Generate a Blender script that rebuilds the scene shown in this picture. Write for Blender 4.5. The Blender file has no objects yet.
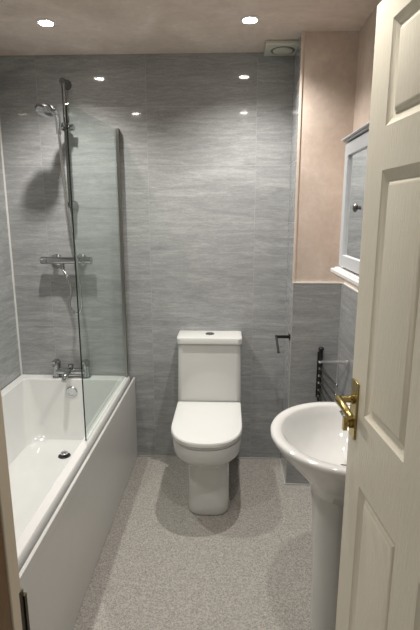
import bpy, bmesh, math
from math import sin, cos, pi, radians, atan2
from mathutils import Vector, Matrix

scn = bpy.context.scene
COL = scn.collection

# ---------------------------------------------------------------- helpers
def link(o, parent=None):
    COL.objects.link(o)
    if parent is not None:
        o.parent = parent
        o.matrix_parent_inverse = Matrix.Translation(-parent.location) if parent.type == 'EMPTY' and parent.parent is None else Matrix.Identity(4)
    return o

def smooth_all(me, ang=40):
    for p in me.polygons: p.use_smooth = True
    try:
        me.set_sharp_from_angle(angle=radians(ang))
    except Exception:
        pass

def mk(name, bm, mats, parent=None, smooth=True, ang=40, bevel=0, seg=2):
    bmesh.ops.recalc_face_normals(bm, faces=bm.faces[:])
    me = bpy.data.meshes.new(name); bm.to_mesh(me); bm.free()
    if not isinstance(mats, (list, tuple)): mats = [mats]
    for m in mats: me.materials.append(m)
    if smooth: smooth_all(me, ang)
    o = bpy.data.objects.new(name, me)
    COL.objects.link(o)
    if parent is not None:
        # geometry is given in world coordinates: cancel every ancestor's offset
        off = Vector((0, 0, 0)); q = parent
        while q is not None:
            off += q.location; q = q.parent
        o.parent = parent
        me.transform(Matrix.Translation(-off))
    if bevel:
        b = o.modifiers.new('bevel', 'BEVEL'); b.width = bevel; b.segments = seg
        b.limit_method = 'ANGLE'; b.angle_limit = radians(40); b.harden_normals = False
    return o

def empty(name, loc, label, cat, group=None):
    o = bpy.data.objects.new(name, None); o.location = loc; o.empty_display_size = .05
    COL.objects.link(o)
    o['label'] = label; o['category'] = cat
    if group: o['group'] = group
    return o

def struct(name, bm, mats, **k):
    o = mk(name, bm, mats, smooth=False, **k); o['kind'] = 'structure'; return o

def box(bm, x0, x1, y0, y1, z0, z1, mi=0, M=None):
    vs = [Vector((x, y, z)) for x in (x0, x1) for y in (y0, y1) for z in (z0, z1)]
    if M: vs = [M @ v for v in vs]
    v = [bm.verts.new(c) for c in vs]
    for idx in ((0,1,3,2),(4,6,7,5),(0,4,5,1),(2,3,7,6),(0,2,6,4),(1,5,7,3)):
        f = bm.faces.new([v[i] for i in idx]); f.material_index = mi

def loft(bm, rings, cap0=True, cap1=True, mi=0):
    L = [[bm.verts.new(p) for p in r] for r in rings]
    n = len(L[0])
    for a, b in zip(L, L[1:]):
        for i in range(n):
            f = bm.faces.new((a[i], a[(i+1) % n], b[(i+1) % n], b[i])); f.material_index = mi
    if cap0: bm.faces.new(list(reversed(L[0]))).material_index = mi
    if cap1: bm.faces.new(L[-1]).material_index = mi

def frame_for(d):
    d = d.normalized()
    a = Vector((0, 0, 1)) if abs(d.z) < .9 else Vector((1, 0, 0))
    u = d.cross(a).normalized(); return u, d.cross(u).normalized()

def lathe(bm, p0, axis, prof, n=24, mi=0, sy=1.0):
    """prof: list of (distance along axis, radius)"""
    p0 = Vector(p0); axis = Vector(axis).normalized(); u, v = frame_for(axis)
    rings = []
    for t, r in prof:
        r = max(r, 1e-4)
        rings.append([p0 + axis*t + u*(r*cos(2*pi*i/n)) + v*(r*sy*sin(2*pi*i/n)) for i in range(n)])
    loft(bm, rings, mi=mi)

def cyl(bm, a, b, r, n=20, r2=None, mi=0):
    a = Vector(a); b = Vector(b)
    lathe(bm, a, b-a, [(0, r), ((b-a).length, r if r2 is None else r2)], n, mi)

def catmull(pts, k=8):
    P = [Vector(p) for p in pts]; P = [P[0]*2-P[1]] + P + [P[-1]*2-P[-2]]
    out = []
    for i in range(1, len(P)-2):
        for j in range(k):
            t = j/k
            out.append(.5*((2*P[i]) + (P[i+1]-P[i-1])*t + (2*P[i-1]-5*P[i]+4*P[i+1]-P[i+2])*t*t + (-P[i-1]+3*P[i]-3*P[i+1]+P[i+2])*t**3))
    out.append(P[-2]); return out

def tube(bm, pts, r, n=12, k=8, mi=0, spline=True):
    P = catmull(pts, k) if spline else [Vector(p) for p in pts]
    m = len(P); R = r if callable(r) else (lambda t: r)
    T = [(P[min(i+1, m-1)] - P[max(i-1, 0)]).normalized() for i in range(m)]
    u, v = frame_for(T[0]); rings = []
    for i in range(m):
        u = (u - T[i]*u.dot(T[i])).normalized(); v = T[i].cross(u)
        rr = R(i/(m-1))
        rings.append([P[i] + u*(rr*cos(2*pi*j/n)) + v*(rr*sin(2*pi*j/n)) for j in range(n)])
    loft(bm, rings, mi=mi)

def rrect(x0, x1, y0, y1, r, z, k=8):
    """rounded rectangle ring, r may be one radius or four: (x1y1, x0y1, x0y0, x1y0)"""
    rs = r if isinstance(r, (list, tuple)) else [r]*4
    out = []
    for (cx, cy, a0, q) in ((x1-rs[0], y1-rs[0], 0, rs[0]), (x0+rs[1], y1-rs[1], 90, rs[1]), (x0+rs[2], y0+rs[2], 180, rs[2]), (x1-rs[3], y0+rs[3], 270, rs[3])):
        for i in range(k+1):
            a = radians(a0 + 90*i/k); out.append(Vector((cx + q*cos(a), cy + q*sin(a), z)))
    return out

def dring(cx, w, yf, yb, z, k=28, rb=.01, dep=None, ex=2.25):
    """plan of a WC pan: straight sides, rounded front (towards -Y) of depth dep"""
    dep = dep if dep else w*1.15
    out = []
    for i in range(k+1):
        a = pi + pi*i/k
        c, s = cos(a), sin(a)
        x = math.copysign(abs(c)**(2/ex), c); y = math.copysign(abs(s)**(2/ex), s)
        out.append(Vector((cx + w*x, yf + dep + dep*y, z)))
    for (sx, a0) in ((1, 0), (-1, 90)):
        for i in range(6):
            a = radians(a0 + 90*i/5)
            out.append(Vector((cx + sx*(w-rb) + rb*cos(a), yb-rb + rb*sin(a), z)))
    return out

# ---------------------------------------------------------------- materials
def newmat(name):
    m = bpy.data.materials.new(name); m.use_nodes = True
    nt = m.node_tree; b = nt.nodes['Principled BSDF']
    return m, nt, b

def N(nt, t, **k):
    n = nt.nodes.new(t)
    for a, v in k.items(): setattr(n, a, v)
    return n

def plain(name, col, rough=.4, metal=0, bump=0, bscale=60, var=.06, vscale=8, coat=0, spec=.5):
    m, nt, b = newmat(name)
    b.inputs['Roughness'].default_value = rough; b.inputs['Metallic'].default_value = metal
    b.inputs['Specular IOR Level'].default_value = spec
    if coat: b.inputs['Coat Weight'].default_value = coat; b.inputs['Coat Roughness'].default_value = .08
    tc = N(nt, 'ShaderNodeTexCoord'); no = N(nt, 'ShaderNodeTexNoise')
    no.inputs['Scale'].default_value = vscale; no.inputs['Detail'].default_value = 4
    nt.links.new(tc.outputs['Object'], no.inputs['Vector'])
    mx = N(nt, 'ShaderNodeMix', data_type='RGBA')
    mx.inputs[6].default_value = (*[c*(1-var) for c in col], 1); mx.inputs[7].default_value = (*[min(1, c*(1+var)) for c in col], 1)
    nt.links.new(no.outputs['Fac'], mx.inputs[0]); nt.links.new(mx.outputs[2], b.inputs['Base Color'])
    if bump:
        n2 = N(nt, 'ShaderNodeTexNoise'); n2.inputs['Scale'].default_value = bscale; n2.inputs['Detail'].default_value = 3
        nt.links.new(tc.outputs['Object'], n2.inputs['Vector'])
        bp = N(nt, 'ShaderNodeBump'); bp.inputs['Strength'].default_value = bump; bp.inputs['Distance'].default_value = .002
        nt.links.new(n2.outputs['Fac'], bp.inputs['Height']); nt.links.new(bp.outputs[0], b.inputs['Normal'])
    return m

def tile_mat(name, axis, uoff, zoff):
    """grey 605 x 310 mm stack bonded gloss tile with horizontal stone veins"""
    m, nt, b = newmat(name); Lk = nt.links.new
    geo = N(nt, 'ShaderNodeNewGeometry'); sep = N(nt, 'ShaderNodeSeparateXYZ'); Lk(geo.outputs['Position'], sep.inputs[0])
    comb = N(nt, 'ShaderNodeCombineXYZ'); Lk(sep.outputs[axis], comb.inputs[0]); Lk(sep.outputs['Z'], comb.inputs[1])
    mp = N(nt, 'ShaderNodeMapping'); mp.inputs['Location'].default_value = (-uoff, -zoff, 0); Lk(comb.outputs[0], mp.inputs[0])
    br = N(nt, 'ShaderNodeTexBrick'); br.offset = 0; br.squash = 1
    br.inputs['Scale'].default_value = 1; br.inputs['Mortar Size'].default_value = .0012; br.inputs['Mortar Smooth'].default_value = .2
    br.inputs['Brick Width'].default_value = .605; br.inputs['Row Height'].default_value = .31; br.inputs['Bias'].default_value = 0
    br.inputs['Color1'].default_value = (0, 0, 0, 1); br.inputs['Color2'].default_value = (1, 1, 1, 1); br.inputs['Mortar'].default_value = (.5, .5, .5, 1)
    Lk(mp.outputs[0], br.inputs['Vector'])
    # veins, shifted tile by tile
    mul = N(nt, 'ShaderNodeMath', operation='MULTIPLY'); mul.inputs[1].default_value = 7.3; Lk(br.outputs['Color'], mul.inputs[0])
    c2 = N(nt, 'ShaderNodeCombineXYZ'); Lk(sep.outputs[axis], c2.inputs[0]); Lk(sep.outputs['Z'], c2.inputs[1]); Lk(mul.outputs[0], c2.inputs[2])
    def veins(sx, sz, det, dist):
        q = N(nt, 'ShaderNodeMapping'); q.inputs['Scale'].default_value = (sx, sz, 1); Lk(c2.outputs[0], q.inputs[0])
        n = N(nt, 'ShaderNodeTexNoise'); n.inputs['Scale'].default_value = 1; n.inputs['Detail'].default_value = det
        n.inputs['Roughness'].default_value = .62; n.inputs['Distortion'].default_value = dist
        Lk(q.outputs[0], n.inputs['Vector']); return n.outputs['Fac']
    v1 = veins(1.8, 15, 6, 1.4); v2 = veins(8, 52, 6, 1.6); v3 = veins(70, 220, 3, 0)
    a1 = N(nt, 'ShaderNodeMath', operation='MULTIPLY'); a1.inputs[1].default_value = .42; Lk(v1, a1.inputs[0])
    a2 = N(nt, 'ShaderNodeMath', operation='MULTIPLY_ADD'); a2.inputs[1].default_value = .36; Lk(v2, a2.inputs[0]); Lk(a1.outputs[0], a2.inputs[2])
    a3 = N(nt, 'ShaderNodeMath', operation='MULTIPLY_ADD'); a3.inputs[1].default_value = .22; Lk(v3, a3.inputs[0]); Lk(a2.outputs[0], a3.inputs[2])
    cr = N(nt, 'ShaderNodeValToRGB'); e = cr.color_ramp.elements
    e[0].position = .37; e[0].color = (.235, .242, .246, 1); e[1].position = .63; e[1].color = (.415, .42, .42, 1)
    x = cr.color_ramp.elements.new(.5); x.color = (.315, .322, .325, 1)
    Lk(a3.outputs[0], cr.inputs[0])
    mx = N(nt, 'ShaderNodeMix', data_type='RGBA'); mx.inputs[7].default_value = (.40, .40, .39, 1)
    fm = N(nt, 'ShaderNodeMath', operation='MULTIPLY'); fm.inputs[1].default_value = .35; Lk(br.outputs['Fac'], fm.inputs[0])
    Lk(fm.outputs[0], mx.inputs[0]); Lk(cr.outputs[0], mx.inputs[6]); Lk(mx.outputs[2], b.inputs['Base Color'])
    rm = N(nt, 'ShaderNodeMath', operation='MULTIPLY_ADD'); rm.inputs[1].default_value = .3; rm.inputs[2].default_value = .05
    Lk(br.outputs['Fac'], rm.inputs[0]); Lk(rm.outputs[0], b.inputs['Roughness'])
    b.inputs['Specular IOR Level'].default_value = .45
    bp = N(nt, 'ShaderNodeBump'); bp.invert = True; bp.inputs['Strength'].default_value = .35; bp.inputs['Distance'].default_value = .001
    Lk(br.outputs['Fac'], bp.inputs['Height']); Lk(bp.outputs[0], b.inputs['Normal'])
    return m

def plaster_mat(name, col, col2, stain):
    m, nt, b = newmat(name); Lk = nt.links.new
    g = N(nt, 'ShaderNodeNewGeometry')
    n1 = N(nt, 'ShaderNodeTexNoise'); n1.inputs['Scale'].default_value = 3.2; n1.inputs['Detail'].default_value = 6; n1.inputs['Distortion'].default_value = 1.2
    n2 = N(nt, 'ShaderNodeTexNoise'); n2.inputs['Scale'].default_value = 28; n2.inputs['Detail'].default_value = 4; n2.inputs['Distortion'].default_value = .8
    Lk(g.outputs['Position'], n1.inputs['Vector']); Lk(g.outputs['Position'], n2.inputs['Vector'])
    ad = N(nt, 'ShaderNodeMath', operation='MULTIPLY_ADD'); ad.inputs[1].default_value = .35; Lk(n2.outputs['Fac'], ad.inputs[0])
    a0 = N(nt, 'ShaderNodeMath', operation='MULTIPLY'); a0.inputs[1].default_value = .65; Lk(n1.outputs['Fac'], a0.inputs[0]); Lk(a0.outputs[0], ad.inputs[2])
    cr = N(nt, 'ShaderNodeValToRGB'); e = cr.color_ramp.elements
    e[0].position = .36; e[0].color = (*col, 1); e[1].position = .6; e[1].color = (*col2, 1)
    x = cr.color_ramp.elements.new(.68); x.color = (*stain, 1)
    Lk(ad.outputs[0], cr.inputs[0]); Lk(cr.outputs[0], b.inputs['Base Color'])
    b.inputs['Roughness'].default_value = .62; b.inputs['Specular IOR Level'].default_value = .3
    bp = N(nt, 'ShaderNodeBump'); bp.inputs['Strength'].default_value = .15; bp.inputs['Distance'].default_value = .003
    Lk(ad.outputs[0], bp.inputs['Height']); Lk(bp.outputs[0], b.inputs['Normal'])
    return m

def floor_mat():
    m, nt, b = newmat('speckled_vinyl'); Lk = nt.links.new
    g = N(nt, 'ShaderNodeNewGeometry')
    vo = N(nt, 'ShaderNodeTexVoronoi'); vo.inputs['Scale'].default_value = 330; Lk(g.outputs['Position'], vo.inputs['Vector'])
    sp = N(nt, 'ShaderNodeSeparateColor'); Lk(vo.outputs['Color'], sp.inputs[0])
    no = N(nt, 'ShaderNodeTexNoise'); no.inputs['Scale'].default_value = 75; no.inputs['Detail'].default_value = 3; Lk(g.outputs['Position'], no.inputs['Vector'])
    ad = N(nt, 'ShaderNodeMath', operation='MULTIPLY_ADD'); ad.inputs[1].default_value = .55; Lk(sp.outputs[0], ad.inputs[0])
    a0 = N(nt, 'ShaderNodeMath', operation='MULTIPLY'); a0.inputs[1].default_value = .45; Lk(no.outputs['Fac'], a0.inputs[0]); Lk(a0.outputs[0], ad.inputs[2])
    cr = N(nt, 'ShaderNodeValToRGB'); e = cr.color_ramp.elements
    e[0].position = .12; e[0].color = (.15, .142, .128, 1); e[1].position = .85; e[1].color = (.50, .47, .435, 1)
    x = cr.color_ramp.elements.new(.45); x.color = (.325, .308, .28, 1)
    Lk(ad.outputs[0], cr.inputs[0]); Lk(cr.outputs[0], b.inputs['Base Color'])
    b.inputs['Roughness'].default_value = .55; b.inputs['Specular IOR Level'].default_value = .3
    bp = N(nt, 'ShaderNodeBump'); bp.inputs['Strength'].default_value = .2; bp.inputs['Distance'].default_value = .001
    Lk(ad.outputs[0], bp.inputs['Height']); Lk(bp.outputs[0], b.inputs['Normal'])
    return m

def glass_mat():
    m = bpy.data.materials.new('clear_screen_glass'); m.use_nodes = True; nt = m.node_tree; nt.nodes.clear(); Lk = nt.links.new
    out = N(nt, 'ShaderNodeOutputMaterial'); tr = N(nt, 'ShaderNodeBsdfTransparent'); gl = N(nt, 'ShaderNodeBsdfGlossy')
    tr.inputs[0].default_value = (.915, .95, .935, 1); gl.inputs['Roughness'].default_value = .02; gl.inputs['Color'].default_value = (.9, .95, .93, 1)
    fr = N(nt, 'ShaderNodeFresnel'); fr.inputs[0].default_value = 1.5
    geo = N(nt, 'ShaderNodeNewGeometry'); inv = N(nt, 'ShaderNodeMath', operation='SUBTRACT'); inv.inputs[0].default_value = 1
    Lk(geo.outputs['Backfacing'], inv.inputs[1])
    mu = N(nt, 'ShaderNodeMath', operation='MULTIPLY'); Lk(fr.outputs[0], mu.inputs[0]); Lk(inv.outputs[0], mu.inputs[1])
    mx = N(nt, 'ShaderNodeMixShader'); Lk(mu.outputs[0], mx.inputs[0]); Lk(tr.outputs[0], mx.inputs[1]); Lk(gl.outputs[0], mx.inputs[2])
    Lk(mx.outputs[0], out.inputs[0]); return m

def emit_mat(name, col, s):
    m, nt, b = newmat(name)
    b.inputs['Base Color'].default_value = (*col, 1); b.inputs['Emission Color'].default_value = (*col, 1); b.inputs['Emission Strength'].default_value = s
    return m

def door_mat():
    m, nt, b = newmat('cream_gloss_grained_door'); Lk = nt.links.new
    tc = N(nt, 'ShaderNodeTexCoord'); mp = N(nt, 'ShaderNodeMapping'); mp.inputs['Scale'].default_value = (90, 90, 9); Lk(tc.outputs['Object'], mp.inputs[0])
    n1 = N(nt, 'ShaderNodeTexNoise'); n1.inputs['Scale'].default_value = 2.0; n1.inputs['Detail'].default_value = 5; n1.inputs['Distortion'].default_value = 1.4
    Lk(mp.outputs[0], n1.inputs['Vector'])
    bp = N(nt, 'ShaderNodeBump'); bp.inputs['Strength'].default_value = .6; bp.inputs['Distance'].default_value = .0016
    Lk(n1.outputs['Fac'], bp.inputs['Height']); Lk(bp.outputs[0], b.inputs['Normal'])
    cr = N(nt, 'ShaderNodeValToRGB'); e = cr.color_ramp.elements
    e[0].color = (.66, .62, .51, 1); e[1].color = (.74, .70, .59, 1); Lk(n1.outputs['Fac'], cr.inputs[0]); Lk(cr.outputs[0], b.inputs['Base Color'])
    b.inputs['Roughness'].default_value = .38
    return m

M_tileX = tile_mat('grey_stone_tile_back', 'X', -.458 + .605*4*-1, .24 - .31*2)
M_tileY = tile_mat('grey_stone_tile_side', 'Y', 2.75 - .605*6, .24 - .31*2)
M_plaster = plaster_mat('bare_pink_plaster', (.53, .44, .375), (.64, .545, .475), (.70, .62, .56))
M_ceil = plaster_mat('bare_ceiling_plaster', (.62, .525, .46), (.74, .645, .575), (.80, .72, .66))
M_floor = floor_mat()
M_trim = plain('white_tile_trim', (.74, .74, .72), .35)
M_edge = plain('grey_tile_edging', (.42, .42, .41), .35)
M_bead = plain('cream_edge_trim', (.66, .56, .48), .4)
M_white = plain('white_acrylic', (.70, .70, .69), .12, coat=.4, var=.01)
M_panel = plain('white_panel_plastic', (.56, .555, .54), .25, var=.02)
M_ceramic = plain('white_ceramic', (.66, .66, .645), .1, coat=.5, var=.01)
M_seat = plain('white_seat_plastic', (.72, .72, .705), .22, var=.01)
M_chrome = plain('chrome', (.56, .57, .58), .11, 1, var=.02)
M_mid = plain('mid_chrome', (.42, .43, .44), .13, 1, var=.02)
M_bright = plain('bright_chrome', (.92, .92, .92), .3, 1, var=.01)
M_dchrome = plain('dark_chrome', (.30, .30, .30), .2, 1, var=.05)
M_hole = plain('hole_shade_black', (.012, .012, .012), .5)  # flat black stands for the shade inside drain, latch hole and button gap
M_black = plain('black_metal', (.014, .014, .014), .5, spec=.25)
M_glass = glass_mat()
M_gedge = plain('dark_green_glass_edge', (.012, .035, .03), .15)
M_profile = plain('satin_aluminium', (.30, .30, .285), .3, 1, var=.04)
M_cab = plain('pale_grey_painted_wood', (.60, .62, .65), .38, var=.03)
M_sill = plain('white_painted_wood', (.80, .78, .75), .35, var=.02)
M_mirror = plain('silver_mirror', (.86, .89, .90), .02, 1, var=.01)
M_knob = plain('pewter_knob', (.18, .17, .16), .3, 1)
M_door = door_mat()
M_jamb = plain('cream_painted_jamb', (.62, .54, .42), .4, var=.05)
M_brown = plain('dark_brown_varnished_wood', (.13, .060, .008), .35, bump=.4, bscale=30, var=.3, vscale=18)
M_brass = plain('aged_brass', (.40, .31, .12), .22, 1, var=.25, vscale=35)
M_bronze = plain('dark_aged_brass', (.06, .05, .03), .4, 1, var=.5, vscale=60)
M_plastic = plain('ivory_fan_plastic', (.60, .60, .52), .4, var=.02)
M_grille = plain('fan_slot_shadow_grey', (.16, .16, .145), .6)
M_bezel = plain('white_bezel', (.8, .8, .78), .3)
M_lens = emit_mat('downlight_lens', (1, .93, .82), 60)
M_hall = plain('hall_cream_paint', (.6, .55, .47), .6)
M_hallfl = plain('hall_brown_carpet', (.16, .12, .09), .9, bump=.5, bscale=300)

# ---------------------------------------------------------------- room shell
XL, XR, YB, YF, H = -1.29, .596, 2.75, .53, 2.367
BX, BY = .338, 2.46        # boxed-in corner: left face, front face
TZ = 1.17                  # top of the half-height tiling

bm = bmesh.new(); box(bm, XL-.1, XR+.1, YF, YB+.1, -.06, 0); struct('floor', bm, M_floor)
bm = bmesh.new(); box(bm, XL-.1, XR+.1, YF-.11, YB+.1, H, H+.06); struct('ceiling', bm, M_ceil)
bm = bmesh.new(); box(bm, XL, XR, YB, YB+.1, 0, H); struct('wall_back', bm, M_tileX)
bm = bmesh.new(); box(bm, XL-.1, XL, YF, YB+.1, 0, H); struct('wall_left', bm, M_tileY)
bm = bmesh.new(); box(bm, XR+.008, XR+.1, YF, YB+.1, 0, H, 0); box(bm, XR, XR+.009, YF, YB, 0, TZ, 1)
struct('wall_right', bm, [M_plaster, M_tileY])
bm = bmesh.new()
box(bm, BX+.008, XR+.009, BY+.008, YB, 0, H, 0)
box(bm, BX+.001, XR, BY, BY+.0085, 0, TZ, 1)
box(bm, BX, BX+.0085, BY+.004, YB, 0, H, 2)
struct('wall_corner', bm, [M_plaster, M_tileX, M_tileY])
bm = bmesh.new(); box(bm, BX-.0005, BX+.004, BY-.0005, BY+.005, 0, TZ+.004, 0); box(bm, BX-.0015, BX+.009, BY+.0035, BY+.012, TZ, H, 1); box(bm, BX+.009, BX+.013, BY+.0065, BY+.012, TZ, H, 1)
struct('trim_1', bm, [M_edge, M_bead])
bm = bmesh.new(); box(bm, BX-.001, XR, BY-.001, BY+.010, TZ, TZ+.006); struct('trim_2', bm, M_trim)
bm = bmesh.new(); box(bm, XR-.001, XR+.01, YF, BY, TZ, TZ+.005); struct('trim_3', bm, M_trim)
bm = bmesh.new(); box(bm, XL, XL+.007, YB-.007, YB, .5, H); struct('trim_4', bm, M_trim)
bm = bmesh.new(); box(bm, XR-.003, XR, BY-.003, BY, 0, TZ); struct('trim_5', bm, M_edge)
bm = bmesh.new(); box(bm, -.57, BX, YB-.006, YB, 0, .007); box(bm, BX-.006, BX, BY-.006, YB, 0, .007); box(bm, BX, XR, BY-.006, BY, 0, .007)
struct('trim_6', bm, M_edge)
# front wall with the doorway the camera looks through
JX0, JX1, JH = -.272, .392, 2.03
bm = bmesh.new()
box(bm, XL-.1, JX0-.03, YF-.11, YF, 0, H); box(bm, JX1+.03, XR+.1, YF-.11, YF, 0, H); box(bm, JX0-.03, JX1+.03, YF-.11, YF, JH+.03, H)
struct('wall_front', bm, M_hall)
bm = bmesh.new(); box(bm, XL-.6, XR+.6, -1.2, YF, -.06, -.001); struct('floor_hall', bm, M_hallfl)

# door frame (jambs, head, stops, hall-side brown lining, strike plate)
fr = empty('trim_7', (JX0, YF-.05, 0), 'cream door frame with dark brown hall side and metal strike plate', 'door frame')
del fr['label']; del fr['category']; fr['kind'] = 'structure'
bm = bmesh.new(); box(bm, JX0-.03, JX0, .452, .524, 0, JH+.03); box(bm, JX1, JX1+.03, .452, .524, 0, JH+.03); box(bm, JX0, JX1, .452, .524, JH, JH+.03)
mk('jamb_lining', bm, M_jamb, fr, bevel=.0015)
bm = bmesh.new(); box(bm, JX0, JX0+.010, .479, .499, 0, JH); box(bm, JX1-.010, JX1, .479, .499, 0, JH); box(bm, JX0+.010, JX1-.010, .479, .499, JH-.01, JH)
mk('door_stop', bm, M_jamb, fr, bevel=.001)
bm = bmesh.new(); box(bm, JX0-.03, JX0+.0085, .40, .4785, 0, JH+.03); box(bm, JX1-.008, JX1+.03, .40, .4785, 0, JH+.03); box(bm, JX0+.008, JX1-.008, .40, .4785, JH-.008, JH+.03)
box(bm, JX0-.09, JX0-.03, .40, .418, 0, JH+.09); box(bm, JX1+.03, JX1+.09, .40, .418, 0, JH+.09); box(bm, JX0-.03, JX1+.03, .40, .418, JH+.03, JH+.09)
mk('brown_casing', bm, M_brown, fr, bevel=.002)
bm = bmesh.new(); box(bm, JX0-.001, JX0+.002, .500, .5255, .91, 1.036); box(bm, JX0-.004, JX0+.0035, .5245, .531, .925, 1.026)
sp = mk('strike_plate', bm, M_bronze, fr)
bm = bmesh.new(); box(bm, JX0+.0015, JX0+.0025, .506, .519, .94, 1.0)
mk('latch_hole', bm, M_hole, sp)

# ---------------------------------------------------------------- downlights
def downlight(x, y, label, e=58):
    t = empty('ceiling_downlight', (x, y, H), label, 'ceiling light', 'recessed ceiling downlights')
    b1 = bmesh.new()
    lathe(b1, (x, y, H), (0, 0, -1), [(0, .043), (.004, .043), (.0065, .039), (.0065, .033), (.002, .031), (.0015, .031)], 32)
    mk('bezel', b1, M_bezel, t)
    b2 = bmesh.new(); lathe(b2, (x, y, H-.002), (0, 0, -1), [(0, .030), (.004, .029), (.0065, .020), (.007, .001)], 24)
    mk('lens', b2, M_lens, t)
    ld = bpy.data.lights.new('downlight_lamp', 'SPOT'); ld.energy = e; ld.color = (1, .955, .90)
    ld.spot_size = radians(132); ld.spot_blend = 1.0; ld.shadow_soft_size = .02
    lo = bpy.data.objects.new('downlight_lamp', ld); lo.location = (x, y, H-.02); COL.objects.link(lo)
    return ld
L1 = downlight(-.827, 2.307, 'lit round recessed downlight in ceiling above the bath, near the shower')
L2 = downlight(.086, 2.31, 'lit round recessed downlight in ceiling in front of the extractor fan, right of the bath')
L3 = downlight(-.80, 1.25, 'recessed downlight in ceiling above the near end of the bath', 24)
L4 = downlight(.12, 1.25, 'recessed downlight in ceiling just inside the doorway beside the basin', 30)

# ---------------------------------------------------------------- extractor fan
t = empty('extractor_fan', (.262, 2.66, H), 'square ivory extractor fan with round grille on the ceiling at top of the tiled wall', 'extractor fan')
bm = bmesh.new(); box(bm, .176, .362, 2.568, 2.747, H-.022, H)
mk('housing', bm, M_plastic, t, bevel=.006)
bm = bmesh.new()
n = 40
def annulus(bm, cx, cy, z, r0, r1, h):
    rings = [[Vector((cx + r*cos(2*pi*i/n), cy + r*sin(2*pi*i/n), zz)) for i in range(n)] for r, zz in ((r0, z), (r0, z-h), (r1, z-h), (r1, z))]
    loft(bm, rings + [rings[0]], False, False)
annulus(bm, .269, 2.656, H-.0215, .052, .062, .002)
mk('grille_ring', bm, M_grille, t)
bm = bmesh.new(); lathe(bm, (.269, 2.656, H-.022), (0, 0, -1), [(0, .05), (.005, .049), (.008, .04), (.009, .001)], 32)
mk('round_cover', bm, M_plastic, t)

# ---------------------------------------------------------------- bath
RZ = .545
bath = empty('bathtub', (-.95, 1.9, 0), 'white built-in bathtub along the left tiled wall with grey-white front panel', 'bathtub')
y0 = 1.035
bm = bmesh.new()
K = 8
def br_(x0, x1, a, b, r, z): return rrect(x0, x1, a, b, r, z, K)
rings = [br_(XL+.012, -.612, y0+.008, YB-.012, .008, RZ-.045),
         br_(XL+.003, -.603, y0, YB-.002, .012, RZ-.042),
         br_(XL+.003, -.603, y0, YB-.002, .012, RZ-.006),
         br_(XL+.006, -.607, y0+.004, YB-.005, .012, RZ),
         br_(-1.240, -.641, y0+.055, 2.672, .03, RZ),
         br_(-1.237, -.6435, y0+.058, 2.669, .03, RZ-.003),
         br_(-1.233, -.652, y0+.08, 2.662, .04, RZ-.06),
         br_(-1.220, -.664, y0+.16, 2.645, (.05, .08, .12, .1), RZ-.2),
         br_(-1.205, -.682, y0+.30, 2.630, (.07, .11, .16, .12), RZ-.335),
         br_(-1.190, -.70, y0+.38, 2.610, (.08, .12, .17, .12), RZ-.368),
         br_(-1.160, -.735, y0+.44, 2.575, (.09, .12, .15, .12), RZ-.380),
         br_(-1.03, -.90, y0+.70, 2.35, .06, RZ-.382)]
loft(bm, rings, False, True)
mk('tub', bm, M_white, bath, ang=35)
# skirt under the rim (hidden shell), so the tub is solid from outside
bm = bmesh.new(); box(bm, -.584, -.574, y0+.004, YB-.003, .004, RZ-.010)
box(bm, -.574, -.572, y0+.004, YB-.003, RZ-.050, RZ-.010)
mk('front_panel', bm, M_panel, bath, bevel=.003, seg=3)
bm = bmesh.new(); box(bm, XL+.003, -.594, y0+.006, y0+.022, .004, RZ-.046)
mk('end_panel', bm, M_panel, bath, bevel=.002)
# drain with raised chrome plug, overflow
bm = bmesh.new(); lathe(bm, (-.935, 2.44, RZ-.3825), (0, 0, 1), [(0, .035), (.004, .035), (.006, .031), (.006, .024), (.002, .023)], 32)
dr = mk('waste', bm, M_hole, bath)
bm = bmesh.new(); lathe(bm, (-.935, 2.44, RZ-.378), (0, 0, 1), [(0, .010), (.010, .010), (.012, .021), (.018, .021), (.022, .015), (.023, .001)], 24)
mk('plug', bm, M_chrome, dr)
bm = bmesh.new(); lathe(bm, (-.945, 2.661, .470), (0, -1, -.1), [(0, .034), (.008, .034), (.012, .030), (.012, .022), (.009, .021), (.009, .001)], 32)
mk('overflow', bm, M_chrome, bath)

# ---------------------------------------------------------------- bath mixer
mx_ = empty('bath_mixer_tap', (-.955, 2.70, RZ), 'chrome bath mixer tap with two pillar handles on the far rim of the bath', 'tap')
bm = bmesh.new()
for x in (-1.045, -.865):
    lathe(bm, (x, 2.705, RZ), (0, 0, 1), [(0, .028), (.006, .028), (.010, .020), (.055, .019)], 24)
cyl(bm, (-1.045, 2.702, RZ+.040), (-.865, 2.702, RZ+.040), .021, 20)
mk('body', bm, M_mid, mx_)
for x in (-1.045, -.865):
    bm = bmesh.new(); lathe(bm, (x, 2.705, RZ+.055), (0, 0, 1), [(0, .018), (.008, .018), (.010, .024), (.048, .025), (.052, .022)], 20)
    box(bm, x-.010, x+.010, 2.655, 2.725, RZ+.100, RZ+.112)
    mk('handle', bm, M_mid, mx_)
bm = bmesh.new()
tube(bm, [(-.955, 2.70, RZ+.045), (-.957, 2.66, RZ+.052), (-.962, 2.615, RZ+.04), (-.966, 2.590, RZ+.012)], lambda q: .017-.003*q, 16)
mk('spout', bm, M_chrome, mx_)
bm = bmesh.new(); lathe(bm, (-.955, 2.70, RZ+.05), (0, 0, 1), [(0, .012), (.018, .012), (.02, .017), (.034, .016), (.036, .012)], 16)
mk('diverter_knob', bm, M_dchrome, mx_)

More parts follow.
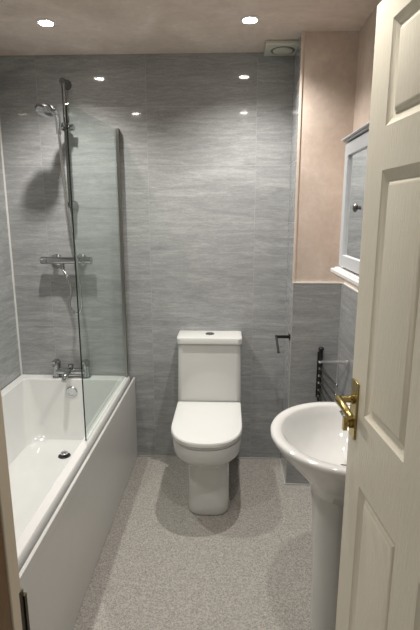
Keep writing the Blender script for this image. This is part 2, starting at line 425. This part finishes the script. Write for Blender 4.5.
# ---------------------------------------------------------------- shower bar valve
VZ = 1.262; VY = 2.695
v = empty('shower_valve', (-.94, YB, VZ), 'chrome horizontal thermostatic shower bar valve on the tiled wall above the bath', 'shower valve')
bm = bmesh.new(); cyl(bm, (-1.050, VY, VZ), (-.830, VY, VZ), .020, 24)
for x in (-1.015, -.865):
    lathe(bm, (x, YB-.001, VZ), (0, -1, 0), [(0, .034), (.006, .034), (.012, .026), (.014, .015), (.05, .015)], 24)
lathe(bm, (-.965, VY, VZ-.015), (0, 0, -1), [(0, .012), (.02, .012), (.022, .014), (.034, .013)], 16)
mk('body', bm, M_mid, v)
for s, x in ((-1, -1.050), (1, -.830)):
    bm = bmesh.new(); lathe(bm, (x, VY, VZ), (s, 0, 0), [(0, .0185), (.002, .0215), (.036, .0215), (.040, .018)], 24)
    mk('control_knob', bm, M_mid, v)

# ---------------------------------------------------------------- riser rail
RX, RY = -.892, 2.685
r_ = empty('shower_rail', (RX, YB, 1.55), 'tall slim chrome shower riser rail on the tiled wall above the valve', 'shower rail')
bm = bmesh.new(); cyl(bm, (RX, RY, 1.565), (RX, RY, 2.215), .0105, 20)
mk('pole', bm, M_dchrome, r_)
for z in (2.215, 1.575):
    bm = bmesh.new()
    lathe(bm, (RX, YB-.001, z), (0, -1, 0), [(0, .026), (.012, .026), (.022, .019), (.045, .016), (.075, .018), (.082, .013)], 20)
    mk('mount', bm, M_dchrome, r_)
bm = bmesh.new()
cyl(bm, (RX, RY, 1.965), (RX, RY, 2.010), .020, 20)
cyl(bm, (RX, RY-.012, 1.99), (-.915, 2.640, 1.985), .013, 16, .018)
cyl(bm, (RX, RY, 1.985), (RX+.045, RY-.005, 1.985), .015, 16, .017)
box(bm, RX-.018, RX+.022, RY-.028, RY+.02, 1.968, 2.0)
mk('slide_holder', bm, M_mid, r_)

# hand shower with its hose
hs = empty('hand_shower', (-.94, 2.62, 2.0), 'round-headed chrome hand shower with flexible hose hung in the riser rail holder', 'shower head')
hc = Vector((-.935, 2.505, 2.040)); hn = Vector((-.12, -.42, -.90)).normalized()
bm = bmesh.new(); lathe(bm, hc - hn*.020, hn, [(-.010, .004), (-.006, .018), (.004, .035), (.016, .045), (.026, .047), (.031, .044)], 32)
hd = mk('head', bm, M_dchrome, hs)
bm = bmesh.new(); lathe(bm, hc + hn*.0112, hn, [(0, .042), (.003, .040), (.006, .025), (.007, .001)], 32)
mk('spray_face', bm, M_chrome, hd)
bm = bmesh.new()
tube(bm, [hc + Vector((.030, .020, .006)), (-.906, 2.565, 2.048), (-.903, 2.600, 2.02), (-.912, 2.628, 1.975), (-.916, 2.638, 1.945)], lambda q: .018-.005*q, 16)
mk('handle', bm, M_chrome, hs)
bm = bmesh.new()
tube(bm, [(-.916, 2.638, 1.948), (-.915, 2.645, 1.88), (-.905, 2.655, 1.60), (-.885, 2.655, 1.45), (-.862, 2.640, 1.25), (-.850, 2.650, 1.06), (-.862, 2.662, .975),
          (-.895, 2.665, .955), (-.928, 2.668, 1.00), (-.915, 2.672, 1.09), (-.940, 2.685, 1.17), (-.965, VY, VZ-.048)], .0075, 10, 10)
mk('hose', bm, M_chrome, hs)

# ---------------------------------------------------------------- glass screen
SX = -.622
scx = empty('shower_screen', (SX, 2.3, RZ), 'frameless clear glass shower screen standing on the bath rim', 'shower screen')
bm = bmesh.new()
YN = 1.888
top = [(YN, 1.915), (YN+.006, 1.932), (YN+.022, 1.940)] + [(2.735, 1.979)]
prof = [(YN, RZ+.003)] + top + [(2.735, RZ+.003)]
A = [bm.verts.new((SX-.003, y, z)) for y, z in prof]; B = [bm.verts.new((SX+.003, y, z)) for y, z in prof]
bm.faces.new(A); bm.faces.new(list(reversed(B)))
for i in range(len(prof)):
    j = (i+1) % len(prof); f = bm.faces.new((A[i], B[i], B[j], A[j]))
    if i < 3: f.material_index = 1
    elif i == len(prof)-1: f.material_index = 2
mk('glass_panel', bm, [M_glass, M_gedge, M_trim], scx, smooth=False)
bm = bmesh.new(); box(bm, SX-.008, SX+.008, 2.726, YB-.001, RZ+.001, 1.99)
box(bm, SX-.006, SX+.011, 2.712, 2.727, RZ+.001, 1.985)
mk('wall_profile', bm, M_profile, scx, bevel=.0015)
bm = bmesh.new(); box(bm, SX-.004, SX+.004, YN+.003, 2.70, RZ+.0005, RZ+.006)
mk('bottom_seal', bm, M_trim, scx)

# ---------------------------------------------------------------- toilet
CX = -.106
wc = empty('toilet', (CX, 2.45, 0), 'white close-coupled toilet with closed lid against the grey tiled back wall', 'toilet')
bm = bmesh.new()
R = []
for z, w, yf, dep in ((.001, .109, 2.165, .12), (.012, .112, 2.158, .125), (.05, .110, 2.160, .125), (.15, .1075, 2.163, .12), (.245, .1075, 2.160, .12), (.275, .113, 2.148, .13), (.298, .132, 2.118, .16), (.316, .155, 2.088, .19), (.332, .170, 2.070, .21), (.350, .177, 2.062, .215), (.408, .179, 2.058, .215), (.415, .176, 2.061, .215)):
    lo_ = z < .3
    R.append(dring(CX + (.010 if lo_ else .002), w, yf - (.008 if z < .26 else 0), 2.745 if z > .27 else 2.72, z, dep=dep, ex=3.0 if z < .26 else 2.4 if lo_ else 2.25))
loft(bm, R)
mk('pan', bm, M_ceramic, wc, ang=50)
bm = bmesh.new()
loft(bm, [dring(CX, w, yf, 2.565, z, dep=.215) for z, w, yf in ((.417, .174, 2.060), (.420, .177, 2.057), (.429, .177, 2.057), (.431, .175, 2.059))])
mk('seat', bm, M_seat, wc, ang=50)
bm = bmesh.new()
loft(bm, [dring(CX, w, yf, yb, z, dep=.22) for z, w, yf, yb in ((.4325, .180, 2.056, 2.566), (.435, .1845, 2.051, 2.568), (.450, .1845, 2.051, 2.568), (.456, .181, 2.055, 2.565), (.459, .168, 2.066, 2.556), (.460, .12, 2.12, 2.50))])
mk('lid', bm, M_seat, wc, ang=35)
bm = bmesh.new()
rr = []
for z, w, yf in ((.417, .180, 2.590), (.426, .186, 2.581), (.46, .187, 2.578), (.70, .182, 2.580), (.796, .180, 2.583)):
    rr.append(rrect(CX-w, CX+w, yf, 2.748, (.01, .01, .03, .03), z))
loft(bm, rr)
mk('cistern', bm, M_ceramic, wc, ang=50)
bm = bmesh.new()
loft(bm, [rrect(CX-w, CX+w, yf, 2.748, (.008, .008, .032, .032), z) for z, w, yf in ((.798, .181, 2.580), (.801, .187, 2.572), (.830, .188, 2.570), (.836, .185, 2.573), (.838, .178, 2.581))])
mk('cistern_lid', bm, M_ceramic, wc, ang=35)
bm = bmesh.new(); lathe(bm, (CX, 2.665, .838), (0, 0, 1), [(0, .026), (.003, .026), (.005, .023), (.0045, .021)], 28)
fb = mk('flush_button', bm, M_dchrome, wc)
bm = bmesh.new(); box(bm, CX-.001, CX+.001, 2.645, 2.685, .842, .8437); mk('button_split', bm, M_hole, fb)
for s in (-1, 1):
    bm = bmesh.new(); cyl(bm, (CX+s*.07, 2.570, .43), (CX+s*.105, 2.570, .43), .009, 14)
    mk('hinge', bm, M_chrome, wc)

# ---------------------------------------------------------------- basin
BZ = .78; BCX, BCY = .409, 1.535
bs = empty('pedestal_basin', (BCX, BCY, 0), 'white ceramic washbasin on a full pedestal against the right wall beside the door', 'washbasin')
def oval(ax, ay, z, cx=BCX, back=XR-.002, k=36, ex=2.0, dx=0):
    """rounded front half towards -X, straight to the wall at +X"""
    out = []
    for i in range(k+1):
        a = pi/2 + pi*i/k
        c, s = cos(a), sin(a)
        out.append(Vector((cx + ax*math.copysign(abs(c)**(2/ex), c) + dx, BCY + ay*math.copysign(abs(s)**(2/ex), s), z)))
    for q in range(1, 8):
        tt = q/8
        bxx = back-(cx+dx)
        a = -pi/2 + pi*tt
        e = 5.0
        out.append(Vector((cx+dx + bxx*abs(cos(a))**(2/e), BCY + ay*math.copysign(abs(sin(a))**(2/e), sin(a)), z)))
    return out
bm = bmesh.new()
R = [oval(.105, .10, .56), oval(.118, .125, .60), oval(.150, .17, .64), oval(.195, .215, .69), oval(.235, .252, .735), oval(.251, .268, .758), oval(.2555, .2725, .768), oval(.2555, .2725, .777), oval(.251, .268, .7825), oval(.243, .26, BZ+.004),
     oval(.222, .237, BZ+.0025, back=.525), oval(.215, .230, BZ-.004, back=.517), oval(.200, .215, BZ-.03, back=.508), oval(.170, .185, BZ-.075, back=.49), oval(.125, .14, BZ-.115, back=.46), oval(.07, .08, BZ-.135, back=.44), oval(.03, .035, BZ-.14, back=.425)]
loft(bm, R)
mk('bowl', bm, M_ceramic, bs, ang=60)
bm = bmesh.new()
def pring(z, w, xf, xb):
    k = 20; out = []
    for i in range(k+1):
        a = pi/2 + pi*i/k; out.append(Vector((xf + .022 + w*1.0 + w*1.0*cos(a), BCY + w*sin(a), z)))
    out += [Vector((xb, BCY - w*.96, z)), Vector((xb, BCY + w*.96, z))]
    return out
loft(bm, [pring(.001, .095, .300, .56), pring(.015, .093, .302, .56), pring(.10, .086, .303, .555), pring(.35, .083, .296, .55), pring(.50, .088, .288, .55), pring(.585, .096, .277, .555)])
mk('pedestal', bm, M_ceramic, bs, ang=50)
bm = bmesh.new(); lathe(bm, (.418, BCY, BZ-.1395), (0, 0, 1), [(0, .024), (.004, .024), (.006, .02), (.004, .016), (.004, .001)], 24)
mk('waste', bm, M_chrome, bs)
tp = empty('basin_tap', (.535, BCY, BZ), 'chrome basin mixer tap standing at the back of the washbasin', 'tap')
bm = bmesh.new(); lathe(bm, (.545, BCY, BZ+.003), (0, 0, 1), [(0, .026), (.005, .026), (.009, .021), (.10, .020), (.115, .017)], 24)
mk('body', bm, M_chrome, tp)
bm = bmesh.new(); tube(bm, [(.54, BCY, BZ+.07), (.49, BCY, BZ+.088), (.425, BCY, BZ+.086), (.395, BCY, BZ+.066)], lambda q: .016-.003*q, 16)
mk('spout', bm, M_chrome, tp)
bm = bmesh.new(); box(bm, .46, .556, BCY-.009, BCY+.009, BZ+.122, BZ+.131); cyl(bm, (.545, BCY, BZ+.112), (.545, BCY, BZ+.126), .015, 16)
mk('lever', bm, M_chrome, tp, bevel=.002)

# ---------------------------------------------------------------- toilet roll holder
HY, HZ = 2.50, .870
t = empty('toilet_roll_holder', (BX, HY, HZ), 'small black empty toilet roll holder on the wall right of the toilet', 'toilet roll holder')
bm = bmesh.new(); box(bm, BX-.006, BX-.0005, HY-.022, HY+.022, HZ-.014, HZ+.014); mk('wall_plate', bm, M_black, t, bevel=.001)
bm = bmesh.new(); box(bm, .258, BX-.005, HY-.007, HY+.007, HZ-.008, HZ+.007); mk('arm', bm, M_black, t, bevel=.002)
bm = bmesh.new(); cyl(bm, (.264, HY+.002, HZ+.003), (.270, HY-.075, HZ-.065), .006, 12); lathe(bm, (.270, HY-.075, HZ-.065), (.08, -.77, -.64), [(0, .007), (.004, .007)], 12)
mk('spindle', bm, M_black, t)

# ---------------------------------------------------------------- swivel towel rail
PX = .497
t = empty('towel_rail', (PX, BY, .7), 'dark chrome swing-arm towel rail on the tiled boxing behind the washbasin', 'towel rail')
bm = bmesh.new(); cyl(bm, (PX, BY-.030, .53), (PX, BY-.030, .815), .010, 16)
for z in (.80, .60):
    cyl(bm, (PX, BY-.001, z), (PX, BY-.032, z), .008, 12)
lathe(bm, (PX, BY-.030, .812), (0, 0, 1), [(0, .010), (.005, .015), (.015, .015), (.021, .008), (.022, .001)], 16)
mk('post', bm, M_black, t)
bm = bmesh.new(); box(bm, PX-.013, PX+.013, BY-.006, BY-.0005, .54, .80); mk('wall_plate', bm, M_black, t, bevel=.002)
for k_, (z, dx, dy, dz) in enumerate(((.752, .085, -.20, .064), (.715, .030, -.25, 0), (.675, .022, -.28, 0), (.635, .012, -.28, 0), (.595, .004, -.26, 0), (.56, -.01, -.22, 0))):
    bm = bmesh.new(); a = Vector((PX, BY-.030, z)); e_ = a + Vector((dx, dy, dz))
    cyl(bm, a, e_, .008 if k_ == 0 else .0052, 12); lathe(bm, e_, e_-a, [(0, .0075), (.008, .0078), (.012, .004)], 12)
    lathe(bm, a - Vector((0, 0, .006)), (0, 0, 1), [(0, .0115), (.012, .0115)], 16)
    mk('arm', bm, M_bright if k_ == 0 else M_dchrome, t)

# ---------------------------------------------------------------- mirror cabinet
cx0, cy0, cy1, cz0, cz1 = .450, 1.545, 1.955, 1.312, 1.795
cb = empty('mirror_cabinet', (XR, 1.75, 1.27), 'pale grey wooden bathroom cabinet with mirrored door on the right pink wall', 'cabinet')
bm = bmesh.new(); box(bm, cx0+.018, XR+.006, cy0, cy1, cz0, cz1); mk('body', bm, M_cab, cb, bevel=.002)
bm = bmesh.new()
box(bm, cx0-.012, XR+.006, cy0-.012, cy1+.012, cz1+.008, cz1+.016); box(bm, cx0-.004, XR+.006, cy0-.005, cy1+.005, cz1, cz1+.008)
mk('cornice', bm, M_cab, cb, bevel=.003)
bm = bmesh.new()
box(bm, cx0-.026, XR+.006, cy0-.02, cy1+.018, cz0-.022, cz0-.006); box(bm, cx0-.008, XR+.006, cy0-.01, cy1+.008, cz0-.036, cz0-.022); box(bm, cx0-.012, XR+.006, cy0-.01, cy1+.01, cz0-.006, cz0)
mk('sill_moulding', bm, M_sill, cb, bevel=.006, seg=3)
bm = bmesh.new(); fw = .046
dz0, dz1, dy0, dy1 = cz0+.008, cz1-.006, cy0+.045, cy1-.012
box(bm, cx0, cx0+.018, dy0, dy0+fw, dz0, dz1); box(bm, cx0, cx0+.018, dy1-fw, dy1, dz0, dz1)
box(bm, cx0, cx0+.018, dy0+fw, dy1-fw, dz0, dz0+fw); box(bm, cx0, cx0+.018, dy0+fw, dy1-fw, dz1-fw, dz1)
dd = mk('door', bm, M_cab, cb, bevel=.0015)
bm = bmesh.new(); box(bm, cx0+.010, cx0+.014, dy0+fw-.003, dy1-fw+.003, dz0+fw-.003, dz1-fw+.003); mk('mirror', bm, M_mirror, dd, smooth=False)
bm = bmesh.new(); lathe(bm, (cx0, dy0+.075, 1.545), (-1, 0, 0), [(0, .007), (.010, .006), (.014, .012), (.020, .0145), (.026, .010), (.028, .001)], 20); mk('knob', bm, M_knob, dd)
bm = bmesh.new(); box(bm, cx0+.014, cx0+.0185, cy0+.018, cy0+.026, 1.47, 1.50); mk('catch', bm, M_knob, cb)

# ---------------------------------------------------------------- open door
FX, FY = .331, 1.2; DW, DT, DH0, DH1 = .69, .036, .006, 1.985
dv = Vector((.0825, -.9966, 0)).normalized(); nv = Vector((dv.y, -dv.x, 0)).normalized()   # nv points to -X (visible face)
MD = Matrix(((dv.x, nv.x, 0, FX), (dv.y, nv.y, 0, FY), (0, 0, 1, 0), (0, 0, 0, 1)))        # local: u along the leaf, v out of the face, z up
dr_ = empty('door', (FX + dv.x*DW, FY + dv.y*DW, 0), 'cream six-panel moulded door standing open inward at right edge of the picture', 'door')
cols = [(.098, .318), (.420, .600)]
rows = [(.215, .842), (1.032, 1.620), (1.712, 1.925)]
bm = bmesh.new()
def face_side(bm, v0, s):
    us = [0] + [c for p in cols for c in p] + [DW]; zs = [DH0] + [c for p in rows for c in p] + [DH1]
    def V(u, v, z): return bm.verts.new(MD @ Vector((u, v, z)))
    for i in range(len(us)-1):
        for j in range(len(zs)-1):
            a, b, c, d = us[i], us[i+1], zs[j], zs[j+1]
            if i % 2 == 1 and j % 2 == 1:
                L = []
                for ins, dep in ((0, 0), (.003, -.0025), (.019, -.0105), (.023, -.0105), (.025, -.009), (.033, -.0035), (.036, -.003)):
                    L.append([V(a+ins, v0+s*dep, c+ins), V(b-ins, v0+s*dep, c+ins), V(b-ins, v0+s*dep, d-ins), V(a+ins, v0+s*dep, d-ins)])
                for p, q in zip(L, L[1:]):
                    for k in range(4): bm.faces.new((p[k], p[(k+1) % 4], q[(k+1) % 4], q[k]))
                bm.faces.new(L[-1])
            else:
                bm.faces.new((V(a, v0, c), V(b, v0, c), V(b, v0, d), V(a, v0, d)))
face_side(bm, 0, 1); face_side(bm, -DT, -1)
def quad(*c): bm.faces.new([bm.verts.new(MD @ Vector(p)) for p in c])
quad((0, 0, DH0), (0, -DT, DH0), (0, -DT, DH1), (0, 0, DH1)); quad((DW, 0, DH0), (DW, -DT, DH0), (DW, -DT, DH1), (DW, 0, DH1))
quad((0, 0, DH0), (DW, 0, DH0), (DW, -DT, DH0), (0, -DT, DH0)); quad((0, 0, DH1), (DW, 0, DH1), (DW, -DT, DH1), (0, -DT, DH1))
bmesh.ops.remove_doubles(bm, verts=bm.verts[:], dist=.0002)
mk('leaf', bm, M_door, dr_, ang=28)
def dbox(bm, u0, u1, v0, v1, z0, z1): box(bm, u0, u1, v0, v1, z0, z1, 0, MD)
def P(u, v, z): return MD @ Vector((u, v, z))
hd_ = None
for s, nm in ((1, 'inner'), (-1, 'outer')):
    f0 = 0 if s == 1 else -DT
    bm = bmesh.new(); a, b = sorted((f0, f0 + s*.006)); dbox(bm, .012, .056, a, b, .948, 1.104)
    pl = mk('handle_plate', bm, M_brass, dr_, bevel=.002)
    bm = bmesh.new(); lathe(bm, P(.030, f0+s*.006, 1.052), nv*s, [(0, .013), (.004, .013), (.007, .009), (.046, .0085)], 18)
    tube(bm, [P(.026, f0+s*.042, 1.052), P(.040, f0+s*.046, 1.053), (P(.070, f0+s*.045, 1.052)), P(.100, f0+s*.043, 1.046), P(.115, f0+s*.040, 1.040)], lambda q: .0110-.002*q, 14)
    mk('lever', bm, M_brass, pl)
    bm = bmesh.new(); lathe(bm, P(.030, f0+s*.006, .985), nv*s, [(0, .014), (.006, .014), (.008, .009), (.016, .009)], 16)
    a, b = sorted((f0 + s*.016, f0 + s*.028)); dbox(bm, .024, .036, a, b, .966, 1.002)
    mk('thumb_turn', bm, M_brass, pl)
bm = bmesh.new(); dbox(bm, -.0015, .0, -.029, -.007, .95, 1.10); dbox(bm, -.008, -.001, -.023, -.013, 1.03, 1.05)
mk('latch_plate', bm, M_brass, dr_)
for z in (.22, 1.75):
    bm = bmesh.new(); cyl(bm, P(DW+.004, .002, z-.04), P(DW+.004, .002, z+.04), .005, 12); mk('hinge', bm, M_brass, dr_)

# ---------------------------------------------------------------- world, camera, view
w = bpy.data.worlds.new('hall_ambient'); scn.world = w; w.use_nodes = True
bg = w.node_tree.nodes['Background']; bg.inputs[0].default_value = (1, .95, .88, 1); bg.inputs[1].default_value = .3

cam = bpy.data.cameras.new('camera'); co = bpy.data.objects.new('camera', cam); COL.objects.link(co)
cam.sensor_fit = 'VERTICAL'; cam.sensor_height = 24; cam.sensor_width = 16; cam.lens = 24*470/630; cam.clip_start = .01
co.location = (0, 0, 1.525); co.rotation_euler = (radians(90-12.13), 0, radians(2.26))
scn.camera = co
scn.view_settings.view_transform = 'Standard'; scn.view_settings.look = 'None'
scn.view_settings.gamma = 1; scn.view_settings.exposure = .28; scn.view_settings.use_curve_mapping = False
scn.cycles.max_bounces = 10; scn.cycles.transparent_max_bounces = 16
scn.cycles.sample_clamp_indirect = 6
